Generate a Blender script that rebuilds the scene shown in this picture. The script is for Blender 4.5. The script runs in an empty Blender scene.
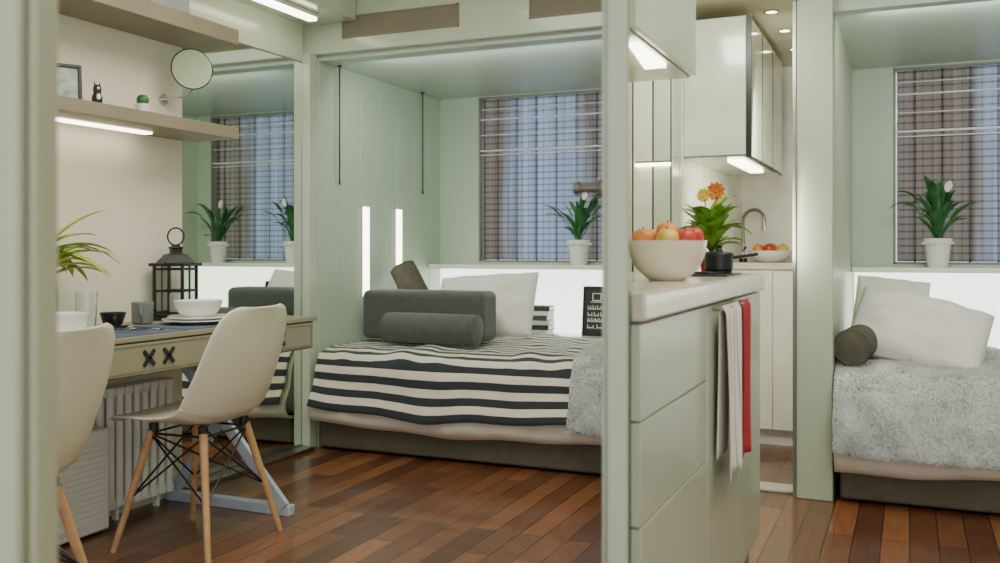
import bpy, bmesh, math, random
from mathutils import Vector, Matrix
random.seed(7)
C = bpy.context.scene.collection
PI = math.pi
def lin(c):
    c = c/255.0
    return c/12.92 if c <= .04045 else ((c+.055)/1.055)**2.4
def rgb(t): return (lin(t[0]), lin(t[1]), lin(t[2]), 1)

# ---------------------------------------------------------------- materials
MATS = {}
def M(name, col, rough=.5, metal=0, var=.08, scale=6, bump=0, bscale=60, emis=None, es=0, trans=0, coat=0, sheen=0):
    if name in MATS: return MATS[name]
    m = bpy.data.materials.new(name); m.use_nodes = True
    nt = m.node_tree; b = nt.nodes['Principled BSDF']
    b.inputs['Roughness'].default_value = rough; b.inputs['Metallic'].default_value = metal
    b.inputs['Transmission Weight'].default_value = trans; b.inputs['Coat Weight'].default_value = coat
    b.inputs['Sheen Weight'].default_value = sheen
    tc = nt.nodes.new('ShaderNodeTexCoord'); n = nt.nodes.new('ShaderNodeTexNoise'); n.inputs['Scale'].default_value = scale
    nt.links.new(tc.outputs['Object'], n.inputs['Vector'])
    r = nt.nodes.new('ShaderNodeValToRGB'); c = rgb(col)
    r.color_ramp.elements[0].position = .3; r.color_ramp.elements[1].position = .7
    r.color_ramp.elements[0].color = tuple(x*(1-var) for x in c[:3])+(1,)
    r.color_ramp.elements[1].color = tuple(min(1, x*(1+var)) for x in c[:3])+(1,)
    nt.links.new(n.outputs['Fac'], r.inputs['Fac']); nt.links.new(r.outputs['Color'], b.inputs['Base Color'])
    if bump:
        n2 = nt.nodes.new('ShaderNodeTexNoise'); n2.inputs['Scale'].default_value = bscale
        nt.links.new(tc.outputs['Object'], n2.inputs['Vector'])
        bp = nt.nodes.new('ShaderNodeBump'); bp.inputs['Strength'].default_value = bump; bp.inputs['Distance'].default_value = .01
        nt.links.new(n2.outputs['Fac'], bp.inputs['Height']); nt.links.new(bp.outputs['Normal'], b.inputs['Normal'])
    if emis:
        b.inputs['Emission Color'].default_value = rgb(emis); b.inputs['Emission Strength'].default_value = es
    MATS[name] = m
    return m
def mathn(nt, op, a, b=None):
    n = nt.nodes.new('ShaderNodeMath'); n.operation = op
    if hasattr(a, 'links'): nt.links.new(a, n.inputs[0])
    else: n.inputs[0].default_value = a
    if b is not None:
        if hasattr(b, 'links'): nt.links.new(b, n.inputs[1])
        else: n.inputs[1].default_value = b
    return n.outputs[0]
def stripe_mat(name, ca, cb, period, duty, coord='UV', axis=1, rough=.9, axis2=None, duty2=.1, period2=.02):
    m = bpy.data.materials.new(name); m.use_nodes = True; nt = m.node_tree; b = nt.nodes['Principled BSDF']
    b.inputs['Roughness'].default_value = rough; b.inputs['Sheen Weight'].default_value = .2
    tc = nt.nodes.new('ShaderNodeTexCoord'); s = nt.nodes.new('ShaderNodeSeparateXYZ')
    nt.links.new(tc.outputs[coord], s.inputs[0])
    f = mathn(nt, 'LESS_THAN', mathn(nt, 'FRACT', mathn(nt, 'DIVIDE', s.outputs[axis], period)), duty)
    if axis2 is not None:
        g = mathn(nt, 'LESS_THAN', mathn(nt, 'FRACT', mathn(nt, 'DIVIDE', s.outputs[axis2], period2)), duty2)
        f = mathn(nt, 'MAXIMUM', f, g)
    mx = nt.nodes.new('ShaderNodeMix'); mx.data_type = 'RGBA'
    mx.inputs[6].default_value = rgb(ca); mx.inputs[7].default_value = rgb(cb)
    nt.links.new(f, mx.inputs[0]); nt.links.new(mx.outputs[2], b.inputs['Base Color'])
    n2 = nt.nodes.new('ShaderNodeTexNoise'); n2.inputs['Scale'].default_value = 250
    nt.links.new(tc.outputs['Object'], n2.inputs['Vector'])
    bp = nt.nodes.new('ShaderNodeBump'); bp.inputs['Strength'].default_value = .4; bp.inputs['Distance'].default_value = .004
    nt.links.new(n2.outputs['Fac'], bp.inputs['Height']); nt.links.new(bp.outputs['Normal'], b.inputs['Normal'])
    return m
def floor_mat():
    m = bpy.data.materials.new('wood floor'); m.use_nodes = True; nt = m.node_tree; b = nt.nodes['Principled BSDF']
    tc = nt.nodes.new('ShaderNodeTexCoord'); mp = nt.nodes.new('ShaderNodeMapping'); mp.inputs['Rotation'].default_value = (0, 0, PI/2)
    nt.links.new(tc.outputs['Object'], mp.inputs[0])
    br = nt.nodes.new('ShaderNodeTexBrick'); br.offset = .37; br.squash = 1
    for k, v in (('Scale', 1), ('Mortar Size', .0022), ('Brick Width', .7), ('Row Height', .09), ('Bias', -.1), ('Mortar Smooth', .1)): br.inputs[k].default_value = v
    br.inputs['Color1'].default_value = rgb((92, 52, 30)); br.inputs['Color2'].default_value = rgb((156, 100, 60)); br.inputs['Mortar'].default_value = rgb((24, 13, 8))
    nt.links.new(mp.outputs[0], br.inputs['Vector'])
    m2 = nt.nodes.new('ShaderNodeMapping'); m2.inputs['Scale'].default_value = (45, 3, 2); nt.links.new(tc.outputs['Object'], m2.inputs[0])
    n = nt.nodes.new('ShaderNodeTexNoise'); n.inputs['Scale'].default_value = 2; n.inputs['Detail'].default_value = 6; nt.links.new(m2.outputs[0], n.inputs['Vector'])
    r = nt.nodes.new('ShaderNodeValToRGB'); r.color_ramp.elements[0].position = .3; r.color_ramp.elements[1].position = .72
    r.color_ramp.elements[0].color = (.66, .62, .56, 1); r.color_ramp.elements[1].color = (1.06, 1.04, 1, 1); nt.links.new(n.outputs['Fac'], r.inputs['Fac'])
    mx = nt.nodes.new('ShaderNodeMix'); mx.data_type = 'RGBA'; mx.blend_type = 'MULTIPLY'; mx.inputs[0].default_value = 1
    nt.links.new(br.outputs['Color'], mx.inputs[6]); nt.links.new(r.outputs['Color'], mx.inputs[7]); nt.links.new(mx.outputs[2], b.inputs['Base Color'])
    b.inputs['Roughness'].default_value = .34; b.inputs['Coat Weight'].default_value = .4; b.inputs['Coat Roughness'].default_value = .1
    # every board lies at a very slightly different tilt : per-board value from the brick colour drives the roughness a little
    bp = nt.nodes.new('ShaderNodeBump'); bp.inputs['Strength'].default_value = .5; bp.inputs['Distance'].default_value = .002; bp.invert = True
    nt.links.new(br.outputs['Fac'], bp.inputs['Height']); nt.links.new(bp.outputs['Normal'], b.inputs['Normal'])
    return m
def sheer_mat(name, stops):
    m = bpy.data.materials.new(name); m.use_nodes = True; nt = m.node_tree
    for n in list(nt.nodes):
        if n.type != 'OUTPUT_MATERIAL': nt.nodes.remove(n)
    out = [n for n in nt.nodes if n.type == 'OUTPUT_MATERIAL'][0]
    tc = nt.nodes.new('ShaderNodeTexCoord'); s = nt.nodes.new('ShaderNodeSeparateXYZ'); nt.links.new(tc.outputs['Object'], s.inputs[0])
    n = nt.nodes.new('ShaderNodeTexNoise'); n.inputs['Scale'].default_value = 4
    mp = nt.nodes.new('ShaderNodeMapping'); mp.inputs['Scale'].default_value = (2.5, 1, .3); nt.links.new(tc.outputs['Object'], mp.inputs[0]); nt.links.new(mp.outputs[0], n.inputs['Vector'])
    pos = mathn(nt, 'ADD', mathn(nt, 'DIVIDE', s.outputs[0], 1.45), mathn(nt, 'MULTIPLY', mathn(nt, 'SUBTRACT', n.outputs['Fac'], .5), .16))
    r = nt.nodes.new('ShaderNodeValToRGB'); cr = r.color_ramp
    BR = rgb((164, 150, 136)); BL = rgb((204, 215, 238))  # blue is daylight behind the cloth, painted into its colour
    cr.elements[0].position = stops[0][0]; cr.elements[0].color = BL if stops[0][1] else BR
    cr.elements[1].position = stops[-1][0]; cr.elements[1].color = BL if stops[-1][1] else BR
    for p, k in stops[1:-1]: e = cr.elements.new(p); e.color = BL if k else BR
    nt.links.new(pos, r.inputs['Fac'])
    mp2 = nt.nodes.new('ShaderNodeMapping'); mp2.inputs['Scale'].default_value = (22, 1, .25); nt.links.new(tc.outputs['Object'], mp2.inputs[0])
    n2 = nt.nodes.new('ShaderNodeTexNoise'); n2.inputs['Scale'].default_value = 1.3; n2.inputs['Detail'].default_value = 3; nt.links.new(mp2.outputs[0], n2.inputs['Vector'])
    r2 = nt.nodes.new('ShaderNodeValToRGB'); r2.color_ramp.elements[0].position = .35; r2.color_ramp.elements[1].position = .62
    r2.color_ramp.elements[0].color = (.76, .74, .74, 1); r2.color_ramp.elements[1].color = (1, 1, 1, 1); nt.links.new(n2.outputs['Fac'], r2.inputs['Fac'])  # painted fold shade: stretched noise darkens the cloth in vertical streaks
    my = nt.nodes.new('ShaderNodeMix'); my.data_type = 'RGBA'; my.blend_type = 'MULTIPLY'; my.inputs[0].default_value = 1
    nt.links.new(r.outputs['Color'], my.inputs[6]); nt.links.new(r2.outputs['Color'], my.inputs[7])
    f1 = mathn(nt, 'LESS_THAN', mathn(nt, 'FRACT', mathn(nt, 'DIVIDE', s.outputs[0], .046)), .22)
    f2 = mathn(nt, 'LESS_THAN', mathn(nt, 'FRACT', mathn(nt, 'DIVIDE', s.outputs[2], .038)), .28)
    f = mathn(nt, 'ADD', mathn(nt, 'MULTIPLY', f1, .22), mathn(nt, 'MULTIPLY', f2, .40))
    mx = nt.nodes.new('ShaderNodeMix'); mx.data_type = 'RGBA'; mx.blend_type = 'MULTIPLY'
    nt.links.new(f, mx.inputs[0]); nt.links.new(my.outputs[2], mx.inputs[6]); mx.inputs[7].default_value = rgb((60, 54, 56))
    d = nt.nodes.new('ShaderNodeBsdfDiffuse'); t = nt.nodes.new('ShaderNodeBsdfTranslucent'); tr = nt.nodes.new('ShaderNodeBsdfTransparent')
    nt.links.new(mx.outputs[2], d.inputs[0]); nt.links.new(mx.outputs[2], t.inputs[0]); nt.links.new(mx.outputs[2], tr.inputs[0])
    a = nt.nodes.new('ShaderNodeMixShader'); a.inputs[0].default_value = .8; nt.links.new(d.outputs[0], a.inputs[1]); nt.links.new(t.outputs[0], a.inputs[2])
    b = nt.nodes.new('ShaderNodeMixShader'); b.inputs[0].default_value = .66; nt.links.new(tr.outputs[0], b.inputs[1]); nt.links.new(a.outputs[0], b.inputs[2])
    nt.links.new(b.outputs[0], out.inputs[0])
    return m
SAGE = M('sage panel', (186, 197, 170), .35, var=.02, scale=2)
SAGE2 = M('sage lacquer', (195, 206, 182), .22, var=.02, scale=2, coat=.25)
SAGEW = M('sage wall', (184, 203, 180), .4, var=.03, scale=2)
CREAM = M('cream wall', (226, 219, 198), .7, var=.02, scale=3, bump=.05)
JAMB = M('jamb paint', (172, 174, 146), .45, var=.02)
ALCC = M('alcove ceiling paint', (186, 200, 188), .3, var=.02)
CEIL = M('ceiling paint', (226, 224, 210), .8, var=.02)
TAUPE = M('taupe board', (138, 128, 106), .5, var=.06)
DESK = M('grey olive desk', (146, 141, 118), .45, var=.05)
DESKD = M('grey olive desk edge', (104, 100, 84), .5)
BLACK = M('black metal', (22, 22, 24), .4)
CHROME = M('chrome', (200, 200, 200), .15, 1)
STEEL = M('brushed steel', (160, 158, 150), .35, 1)
PEWTER = M('pewter handle', (110, 104, 90), .35, .8)
MIRR = M('mirror glass', (228, 236, 226), .01, 1, var=0)
WHITE = M('white ceramic', (238, 236, 228), .2, var=.02, coat=.3)
SHELL = M('white chair shell', (222, 216, 192), .35, var=.02)
WOOD = M('beech leg', (196, 152, 104), .5, var=.15, scale=20)
BLUEM = M('pale blue grey steel', (192, 204, 214), .35, .1)
GREYF = M('charcoal fabric', (82, 86, 82), .95, var=.12, scale=30, bump=.4, bscale=200, sheen=.3)
BROWNF = M('grey olive cushion fabric', (88, 85, 72), .95, var=.12, scale=30, bump=.3, bscale=200)
BASEF = M('bed base fabric', (96, 90, 74), .9, var=.1, scale=30, bump=.3, bscale=200)
LINEN = M('white linen', (230, 227, 218), .85, var=.03, bump=.8, bscale=7)
DUVET = M('cream duvet', (228, 219, 200), .9, var=.05, bump=.9, bscale=11)
LEAF = M('dark leaf', (46, 104, 50), .4, var=.4, scale=12)
LEAFY = M('lime leaf', (156, 178, 58), .4, var=.4, scale=9)
SOIL = M('soil', (60, 45, 35), .95)
STONE = M('pale stone worktop', (216, 208, 190), .22, var=.1, scale=30, coat=.3)
GLOW = M('backlit white panel', (250, 250, 245), .5, emis=(240, 246, 236), es=2.6)
GLOWW = M('light strip', (255, 250, 235), .5, emis=(255, 244, 222), es=9)
GLASS = M('clear glass', (245, 250, 250), .02, trans=1, var=0)
RED = M('red cloth', (164, 46, 52), .9, var=.08, bump=.3)
SLATE = M('slate blue mat', (84, 96, 112), .9, var=.15, scale=60, bump=.3)
RADI = M('radiator enamel', (240, 240, 232), .35, var=.02)
CREAMB = M('cream ceramic', (236, 226, 204), .25, var=.02, coat=.3)

# ---------------------------------------------------------------- geometry
class G:
    def __init__(s): s.bm = bmesh.new(); s.uv = None
    def box(s, x0, x1, y0, y1, z0, z1):
        v = [s.bm.verts.new((x, y, z)) for z in (z0, z1) for y in (y0, y1) for x in (x0, x1)]
        for f in ((0, 2, 3, 1), (4, 5, 7, 6), (0, 1, 5, 4), (2, 6, 7, 3), (0, 4, 6, 2), (1, 3, 7, 5)): s.bm.faces.new([v[i] for i in f])
        return s
    def cyl(s, p0, p1, r0, r1=None, n=16, caps=True):
        r1 = r0 if r1 is None else r1
        p0 = Vector(p0); p1 = Vector(p1); d = (p1-p0).normalized()
        a = d.orthogonal().normalized(); b = d.cross(a)
        A = [s.bm.verts.new(p0+(a*math.cos(2*PI*i/n)+b*math.sin(2*PI*i/n))*r0) for i in range(n)]
        B = [s.bm.verts.new(p1+(a*math.cos(2*PI*i/n)+b*math.sin(2*PI*i/n))*r1) for i in range(n)]
        for i in range(n): s.bm.faces.new((A[i], A[(i+1) % n], B[(i+1) % n], B[i]))
        if caps: s.bm.faces.new(A[::-1]); s.bm.faces.new(B)
        return s
    def bar(s, p0, p1, w, h):
        p0 = Vector(p0); p1 = Vector(p1); d = (p1-p0).normalized()
        up = Vector((0, 1, 0)) if abs(d.y) < .7 else Vector((1, 0, 0))
        a = d.cross(up).normalized(); b = d.cross(a)
        L = [[s.bm.verts.new(p+a*sx*w/2+b*sy*h/2) for sx, sy in ((-1, -1), (1, -1), (1, 1), (-1, 1))] for p in (p0, p1)]
        for i in range(4): s.bm.faces.new((L[0][i], L[0][(i+1) % 4], L[1][(i+1) % 4], L[1][i]))
        s.bm.faces.new(L[0][::-1]); s.bm.faces.new(L[1]); return s
    def lathe(s, prof, c=(0, 0, 0), n=32, axis='z'):
        rings = []
        for r, z in prof:
            ring = []
            for i in range(n):
                a = 2*PI*i/n; p = Vector((r*math.cos(a), r*math.sin(a), z))
                if axis == 'x': p = Vector((p.z, p.x, p.y))
                if axis == 'y': p = Vector((p.x, p.z, p.y))
                ring.append(s.bm.verts.new(p+Vector(c)))
            rings.append(ring)
        for k in range(len(rings)-1):
            for i in range(n): s.bm.faces.new((rings[k][i], rings[k][(i+1) % n], rings[k+1][(i+1) % n], rings[k+1][i]))
        s.bm.faces.new(rings[0][::-1]); s.bm.faces.new(rings[-1]); return s
    def prism(s, pts, z0, z1):
        A = [s.bm.verts.new((x, y, z0)) for x, y in pts]; B = [s.bm.verts.new((x, y, z1)) for x, y in pts]; n = len(pts)
        for i in range(n): s.bm.faces.new((A[i], A[(i+1) % n], B[(i+1) % n], B[i]))
        s.bm.faces.new(A[::-1]); s.bm.faces.new(B); return s
    def tube(s, pts, r, n=10):
        pts = [Vector(p) for p in pts]; rings = []
        for i, p in enumerate(pts):
            d = (pts[min(i+1, len(pts)-1)]-pts[max(i-1, 0)]).normalized()
            a = d.cross(Vector((.31, .17, .93))).normalized(); b = d.cross(a)
            rings.append([s.bm.verts.new(p+(a*math.cos(2*PI*k/n)+b*math.sin(2*PI*k/n))*r) for k in range(n)])
        for k in range(len(rings)-1):
            for i in range(n): s.bm.faces.new((rings[k][i], rings[k][(i+1) % n], rings[k+1][(i+1) % n], rings[k+1][i]))
        s.bm.faces.new(rings[0][::-1]); s.bm.faces.new(rings[-1]); return s
    def grid(s, f, nu, nv, uvf=None):
        V = [[s.bm.verts.new(f(i/nu, j/nv)) for j in range(nv+1)] for i in range(nu+1)]
        if uvf and s.uv is None: s.uv = s.bm.loops.layers.uv.new('UVMap')
        for i in range(nu):
            for j in range(nv):
                fc = s.bm.faces.new((V[i][j], V[i+1][j], V[i+1][j+1], V[i][j+1]))
                if uvf:
                    for l, (a, b) in zip(fc.loops, ((i, j), (i+1, j), (i+1, j+1), (i, j+1))): l[s.uv].uv = uvf(a/nu, b/nv)
        return s
    def ball(s, c, r, sc=(1, 1, 1), n=16):
        m = Matrix.Translation(c) @ Matrix.Diagonal((r*sc[0], r*sc[1], r*sc[2], 1))
        bmesh.ops.create_uvsphere(s.bm, u_segments=n, v_segments=max(8, n//2), radius=1, matrix=m); return s
    def torus(s, c, R, r, rot=None, n=32, k=8):
        rot = rot or Matrix.Identity(3); V = []
        for i in range(n):
            a = 2*PI*i/n
            V.append([s.bm.verts.new(Vector(c)+rot @ Vector(((R+r*math.cos(2*PI*j/k))*math.cos(a), (R+r*math.cos(2*PI*j/k))*math.sin(a), r*math.sin(2*PI*j/k)))) for j in range(k)])
        for i in range(n):
            for j in range(k): s.bm.faces.new((V[i][j], V[(i+1) % n][j], V[(i+1) % n][(j+1) % k], V[i][(j+1) % k]))
        return s
    def leaf(s, base, d, up, L, W, bend, n=8):
        base = Vector(base); d = Vector(d).normalized(); up = Vector(up).normalized(); side = d.cross(up).normalized(); prev = None
        p = base.copy(); dr = d.copy()
        for i in range(n+1):
            t = i/n; w = W*math.sin(PI*min(1, .06+t*.94))**.8
            nrm = side.cross(dr)
            row = [s.bm.verts.new(p-side*w+nrm*w*.35), s.bm.verts.new(p), s.bm.verts.new(p+side*w+nrm*w*.35)]
            if prev:
                s.bm.faces.new((prev[0], prev[1], row[1], row[0])); s.bm.faces.new((prev[1], prev[2], row[2], row[1]))
            prev = row; p = p+dr*(L/n); dr = (dr+Vector((0, 0, -bend/n))).normalized()
        return s
    def clamp(s, ax, lo=None, hi=None):
        for v in s.bm.verts:
            if hi is not None and v.co[ax] > hi: v.co[ax] = hi-.3*min(.02, v.co[ax]-hi)
            if lo is not None and v.co[ax] < lo: v.co[ax] = lo+.3*min(.02, lo-v.co[ax])
        return s
    def build(s, name, mat, parent=None, bevel=0, smooth=35, solid=0, sub=0, loc=None, rot=None, recalc=True):
        if recalc: bmesh.ops.recalc_face_normals(s.bm, faces=s.bm.faces[:])
        me = bpy.data.meshes.new(name); s.bm.to_mesh(me); s.bm.free()
        me.materials.append(mat)
        if smooth:
            me.polygons.foreach_set('use_smooth', [True]*len(me.polygons)); me.set_sharp_from_angle(angle=math.radians(smooth))
        o = bpy.data.objects.new(name, me); C.objects.link(o)
        if parent: o.parent = parent
        if loc: o.location = loc
        if rot: o.rotation_euler = rot
        if solid: md = o.modifiers.new('solid', 'SOLIDIFY'); md.thickness = solid; md.offset = 0
        if bevel: md = o.modifiers.new('bevel', 'BEVEL'); md.width = bevel; md.segments = 2; md.limit_method = 'ANGLE'
        if sub: md = o.modifiers.new('sub', 'SUBSURF'); md.levels = sub; md.render_levels = sub
        return o
def thing(name, label, cat, loc=(0, 0, 0), rotz=0, group=None):
    o = bpy.data.objects.new(name, None); C.objects.link(o); o.empty_display_size = .05
    o.location = loc; o.rotation_euler = (0, 0, rotz); return tag(o, label, cat, group)
def tag(o, label, cat, group=None):
    o['label'] = label; o['category'] = cat
    if group: o['group'] = group
    return o
def struct(o, label, cat):
    o['kind'] = 'structure'; o['label'] = label; o['category'] = cat; return o
def dup(root, loc, rotz, label, group=None):
    r = root.copy(); C.objects.link(r); r.location = loc; r.rotation_euler = (0, 0, rotz); r['label'] = label
    if group: r['group'] = group
    for ch in list(root.children):
        c = ch.copy(); C.objects.link(c); c.parent = r
        for g in list(ch.children):
            d = g.copy(); C.objects.link(d); d.parent = c
    return r

# ---------------------------------------------------------------- setting
WL = -2.75; WB = 5.34; MX = -2.80
struct(G().box(-3.1, 2.2, -.6, 5.6, -.06, 0).build('floor', floor_mat(), smooth=0), 'glossy brown plank floor', 'floor')
struct(G().box(-3.1, 2.2, -.6, 4.0, 2.36, 2.42).build('ceiling', CEIL, smooth=0), 'pale room ceiling', 'ceiling')
struct(G().box(-2.95, WL, .2, 3.02, 0, 2.36).build('wall_left', CREAM, smooth=0), 'cream wall behind the desk and shelves', 'wall')
struct(G().box(2.2, 2.3, -.6, 5.6, 0, 2.36).build('wall_right', CREAM, smooth=0), 'cream wall at the right side of the room, outside the view', 'wall')
struct(G().box(-2.95, MX-.018, 3.02, 3.92, 0, 2.36).box(MX-.018, MX+.006, 3.02, 3.92, 1.945, 2.13).build('wall_left_recess', SAGE2, smooth=0), 'sage wall behind and above the mirror door', 'wall')
g = G()
W1 = (-2.48, -1.0); W2 = (-.08, 1.3); ZW0, ZW1 = .925, 1.955
for a, b in ((-3.0, W1[0]), (W1[1], W2[0]), (W2[1], 2.0)): g.box(a, b, WB, WB+.1, 0, 2.36)
for a, b in (W1, W2): g.box(a, b, WB, WB+.1, 0, ZW0); g.box(a, b, WB, WB+.1, ZW1, 2.36)
struct(g.build('wall_back', SAGEW, smooth=0), 'sage green back wall of both sleeping alcoves', 'wall')
g = G(); y = 3.995
while y < WB-.02:
    g.box(-2.9, WL, y+.002, min(y+.2, WB)-.002, 0, 1.96); y += .2
g.box(-2.9, WL-.006, 3.99, WB, 0, 1.96)
struct(g.build('wall_alcove_left', SAGEW, bevel=.002), 'sage vertical boarding on the left side of the bed alcove', 'wall')
struct(G().box(-.88, -.86, 3.86, WB, 0, 2.3).build('wall_alcove_right', SAGE2, smooth=0), 'thin wall between bed alcove and kitchen recess', 'wall')
struct(G().box(-2.9, -.88, 4.0, WB, 1.96, 2.0).build('ceiling_alcove', ALCC, smooth=0), 'low pale ceiling above the striped bed', 'ceiling')
struct(G().box(-.28, 2.0, 4.0, WB, 1.96, 2.03).build('ceiling_alcove_right', ALCC, smooth=0), 'low pale ceiling above the right hand bed', 'ceiling')
struct(G().box(-2.95, -.88, 3.96, 4.0, 1.985, 2.36).build('wall_header', SAGE2, bevel=.004), 'sage header with air grilles above the striped bed', 'wall')
struct(G().box(-.28, 2.0, 3.94, 4.0, 2.03, 2.36).build('wall_header_right', SAGE2, bevel=.004), 'sage header over right hand alcove', 'wall')
struct(G().box(-.42, -.28, 3.94, WB, 0, 2.36).build('wall_pier', SAGE, bevel=.004), 'sage pier between kitchen recess and right hand bed', 'wall')
struct(G().box(1.75, 1.85, 4.0, WB, 0, 2.03).build('wall_alcove_far_right', SAGEW), 'far right side of right hand alcove', 'wall')
struct(G().box(-.88, -.42, 2.95, WB, 2.0, 2.05).box(-1.0, -.88, 2.95, 3.80, 2.0, 2.05).build('ceiling_kitchen', M('kitchen ceiling', (216, 206, 182), .6), smooth=0), 'low beige kitchen ceiling with spotlights', 'ceiling')
struct(G().box(-1.125, -.86, 3.80, 3.84, 0, 2.36).build('wall_kitchen', SAGE2, smooth=0), 'kitchen end wall backing on to the bed alcove', 'wall')
KX = M('kitchen cream wall', (244, 241, 226), .35)
struct(G().box(-.86, -.42, WB-.02, WB-.001, 0, 2.0).build('wall_kitchen_recess', KX, smooth=0), 'cream back wall of the kitchen recess', 'wall')
struct(G().box(-.86, -.857, 3.84, WB-.02, 0, 2.0).build('wall_kitchen_side', KX, smooth=0), 'cream left side wall of kitchen recess', 'wall')
RX = -.2876; RY = .9656; RN = math.hypot(RX, RY); ux, uy = RX/RN, RY/RN; nx, ny = -uy, ux
def slab(d0, d1, t0, t1, z0, z1, g=None):
    g = g or G()
    pts = [(ux*d0+nx*t0, uy*d0+ny*t0), (ux*d1+nx*t0, uy*d1+ny*t0), (ux*d1+nx*t1, uy*d1+ny*t1), (ux*d0+nx*t1, uy*d0+ny*t1)]
    g.prism(pts, z0, z1); return g
struct(slab(2.29, 3.93, -.02, .02, 0, 2.36).build('wall_partition', SAGE, smooth=0), 'thin angled partition between bed area and kitchen', 'wall')
DRM = M('door paint', (176, 185, 156), .35, var=.02)
door = struct(slab(1.4, 2.28, -.0195, .0195, 0.005, 2.34).build('door_1', DRM, bevel=.004), 'pale sage door leaf seen edge on with lever handle', 'door')
slab(1.397, 1.4, .0125, .0145, .005, 2.34).build('edge_strip', PEWTER, door)
hd = 1.44; hx, hy = ux*hd, uy*hd
g = G()
g.cyl((hx+nx*.018, hy+ny*.018, 1.095), (hx+nx*.026, hy+ny*.026, 1.095), .016)
g.cyl((hx+nx*.024, hy+ny*.024, 1.095), (hx+nx*.054, hy+ny*.054, 1.095), .0075)
g.cyl((hx+nx*.052, hy+ny*.052, 1.095), (hx+nx*.064, hy+ny*.064, 1.095), .011)
g.build('door_handle', PEWTER, door, bevel=.002)
g = G().box(-.085, .045, -.03, .03, 0, 2.36).box(.045, .056, -.02, .03, 0, 2.36).box(-.085, 0.0, -.042, -.03, 0, 2.36)
struct(g.build('trim_1', JAMB, bevel=.006, loc=(-.833, .647, 0), rot=(0, 0, math.radians(23.6))), 'cream door jamb close to the viewer at far left', 'door frame')
struct(G().box(MX, -2.752, 3.92, 3.985, 0, 1.985).build('trim_2', SAGE2, bevel=.003), 'sage upright post between tall mirror and bed alcove', 'post')
struct(G().box(-.432, -.42, 3.93, 3.945, 0, 2.36).build('trim_3', STEEL), 'slim steel edge on the left of the sage pier', 'trim')
struct(G().box(-.86, -.432, 4.0, 4.12, 0, .012).build('trim_4', M('pale threshold', (200, 200, 180), .3), bevel=.003), 'pale threshold strip on the kitchen floor', 'threshold')
struct(G().box(MX-.012, -2.72, 3.03, 3.92, 0, .02).build('trim_5', STEEL, bevel=.003), 'steel floor track under the mirror door', 'track')
struct(G().box(-2.82, -2.5, 2.6, 3.95, 2.13, 2.36).build('trim_6', SAGE2, bevel=.004), 'sage soffit box above mirror', 'soffit')
struct(G().box(WL, WL+.012, .3, 1.9, 0, .08).build('baseboard_left', WHITE, bevel=.002), 'white baseboard behind desk', 'baseboard')
def window(i, a, b, lab):
    w = bpy.data.objects.new('window_%d' % i, None); C.objects.link(w); struct(w, lab, 'window'); w.location = (a, WB, ZW0)
    W = b-a; H = ZW1-ZW0; FR = M('window frame', (130, 134, 122), .4)
    g = G().box(0, .012, 0, .09, 0, H).box(W-.012, W, 0, .09, 0, H).box(0, W, 0, .09, 0, .012).box(0, W, 0, .09, H-.012, H)
    g.build('window_frame', FR, w, bevel=.002)
    g = G()
    for z, t in ((.69, .010), (.665, .005), (.885, .008), (.79, .004), (.95, .004)): g.box(.012, W-.012, .004, .014, z, z+t)
    g.build('rail', M('window rail', (222, 222, 216), .4), w)
    g = G(); x = .10
    while x < W-.05: g.box(x, x+.010, .062, .07, .012, H-.012); x += .13
    g.build('bar', M('dark bar', (60, 58, 56), .5), w)
    g = G().box(.012, W-.012, .082, .086, .012, H-.012); g.build('pane', GLASS, w, smooth=0)
window(1, *W1, 'wide window above the striped bed behind checked sheer')
window(2, *W2, 'wide window above the right hand bed behind checked sheer')
def sheerc(a, b, lab, mat):
    def f(u, v):
        x = .018+u*(b-a-.036); return Vector((x, .036+.005*math.sin(x*62+3*math.sin(x*7))+.002*math.sin(x*131+v*2), v*(ZW1-ZW0-.03)))
    o = G().grid(f, 320, 6).build('sheer_curtain', mat, loc=(a, WB, ZW0+.015)); tag(o, lab, 'curtain')
sheerc(*W1, 'checked brown and blue sheer curtain in window above the striped bed', sheer_mat('checked sheer', ((0, 0), (.1, 0), (.2, 1), (.42, 1), (.5, 0), (.6, 1), (.74, 1), (.85, 0))))
sheerc(*W2, 'checked brown and blue sheer curtain in window above the right hand bed', sheer_mat('brown checked sheer', ((0, 0), (.25, 0), (.34, 1), (.6, 1))))
def ledge(a, b, which):
    t = thing('backlit_ledge', 'white backlit window ledge behind the '+which, 'ledge', (0, 0, 0))
    G().box(a, b, 5.17, WB-.001, .885, .912).build('shelf', WHITE, t, bevel=.003)
    G().box(a, b, 5.10, WB-.001, .0, .50).build('lower_ledge', SAGE2, t, bevel=.003)
    G().box(a+.004, b-.004, 5.325, WB-.002, .50, .885).build('light_panel', GLOW, t, smooth=0)
ledge(-2.745, -.885, 'striped bed'); ledge(-.275, 1.745, 'right hand bed')

# ---------------------------------------------------------------- tall mirror
t = thing('mirror_door', 'tall mirror door right of the desk reflecting window and plants', 'mirror', (MX, 3.03, .02))
G().box(-.012, 0, .005, .886, .006, 1.921).build('mirror_glass', MIRR, t, smooth=0)
G().box(-.012, .006, 0, .005, 0, 1.925).box(-.012, .003, .886, .889, 0, 1.925).box(-.012, .006, 0, .889, 0, .006).box(-.012, .006, 0, .889, 1.921, 1.925).build('mirror_frame', STEEL, t)
t = thing('strip_lamp', 'bright linear lamp under the soffit above the tall mirror', 'lamp', (-2.62, 3.55, 2.08))
G().box(-.03, .03, -.4, .22, .03, .05).build('housing', WHITE, t, bevel=.004)
G().box(-.024, .024, -.39, .21, .015, .03).build('diffuser', GLOWW, t, bevel=.004)

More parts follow.
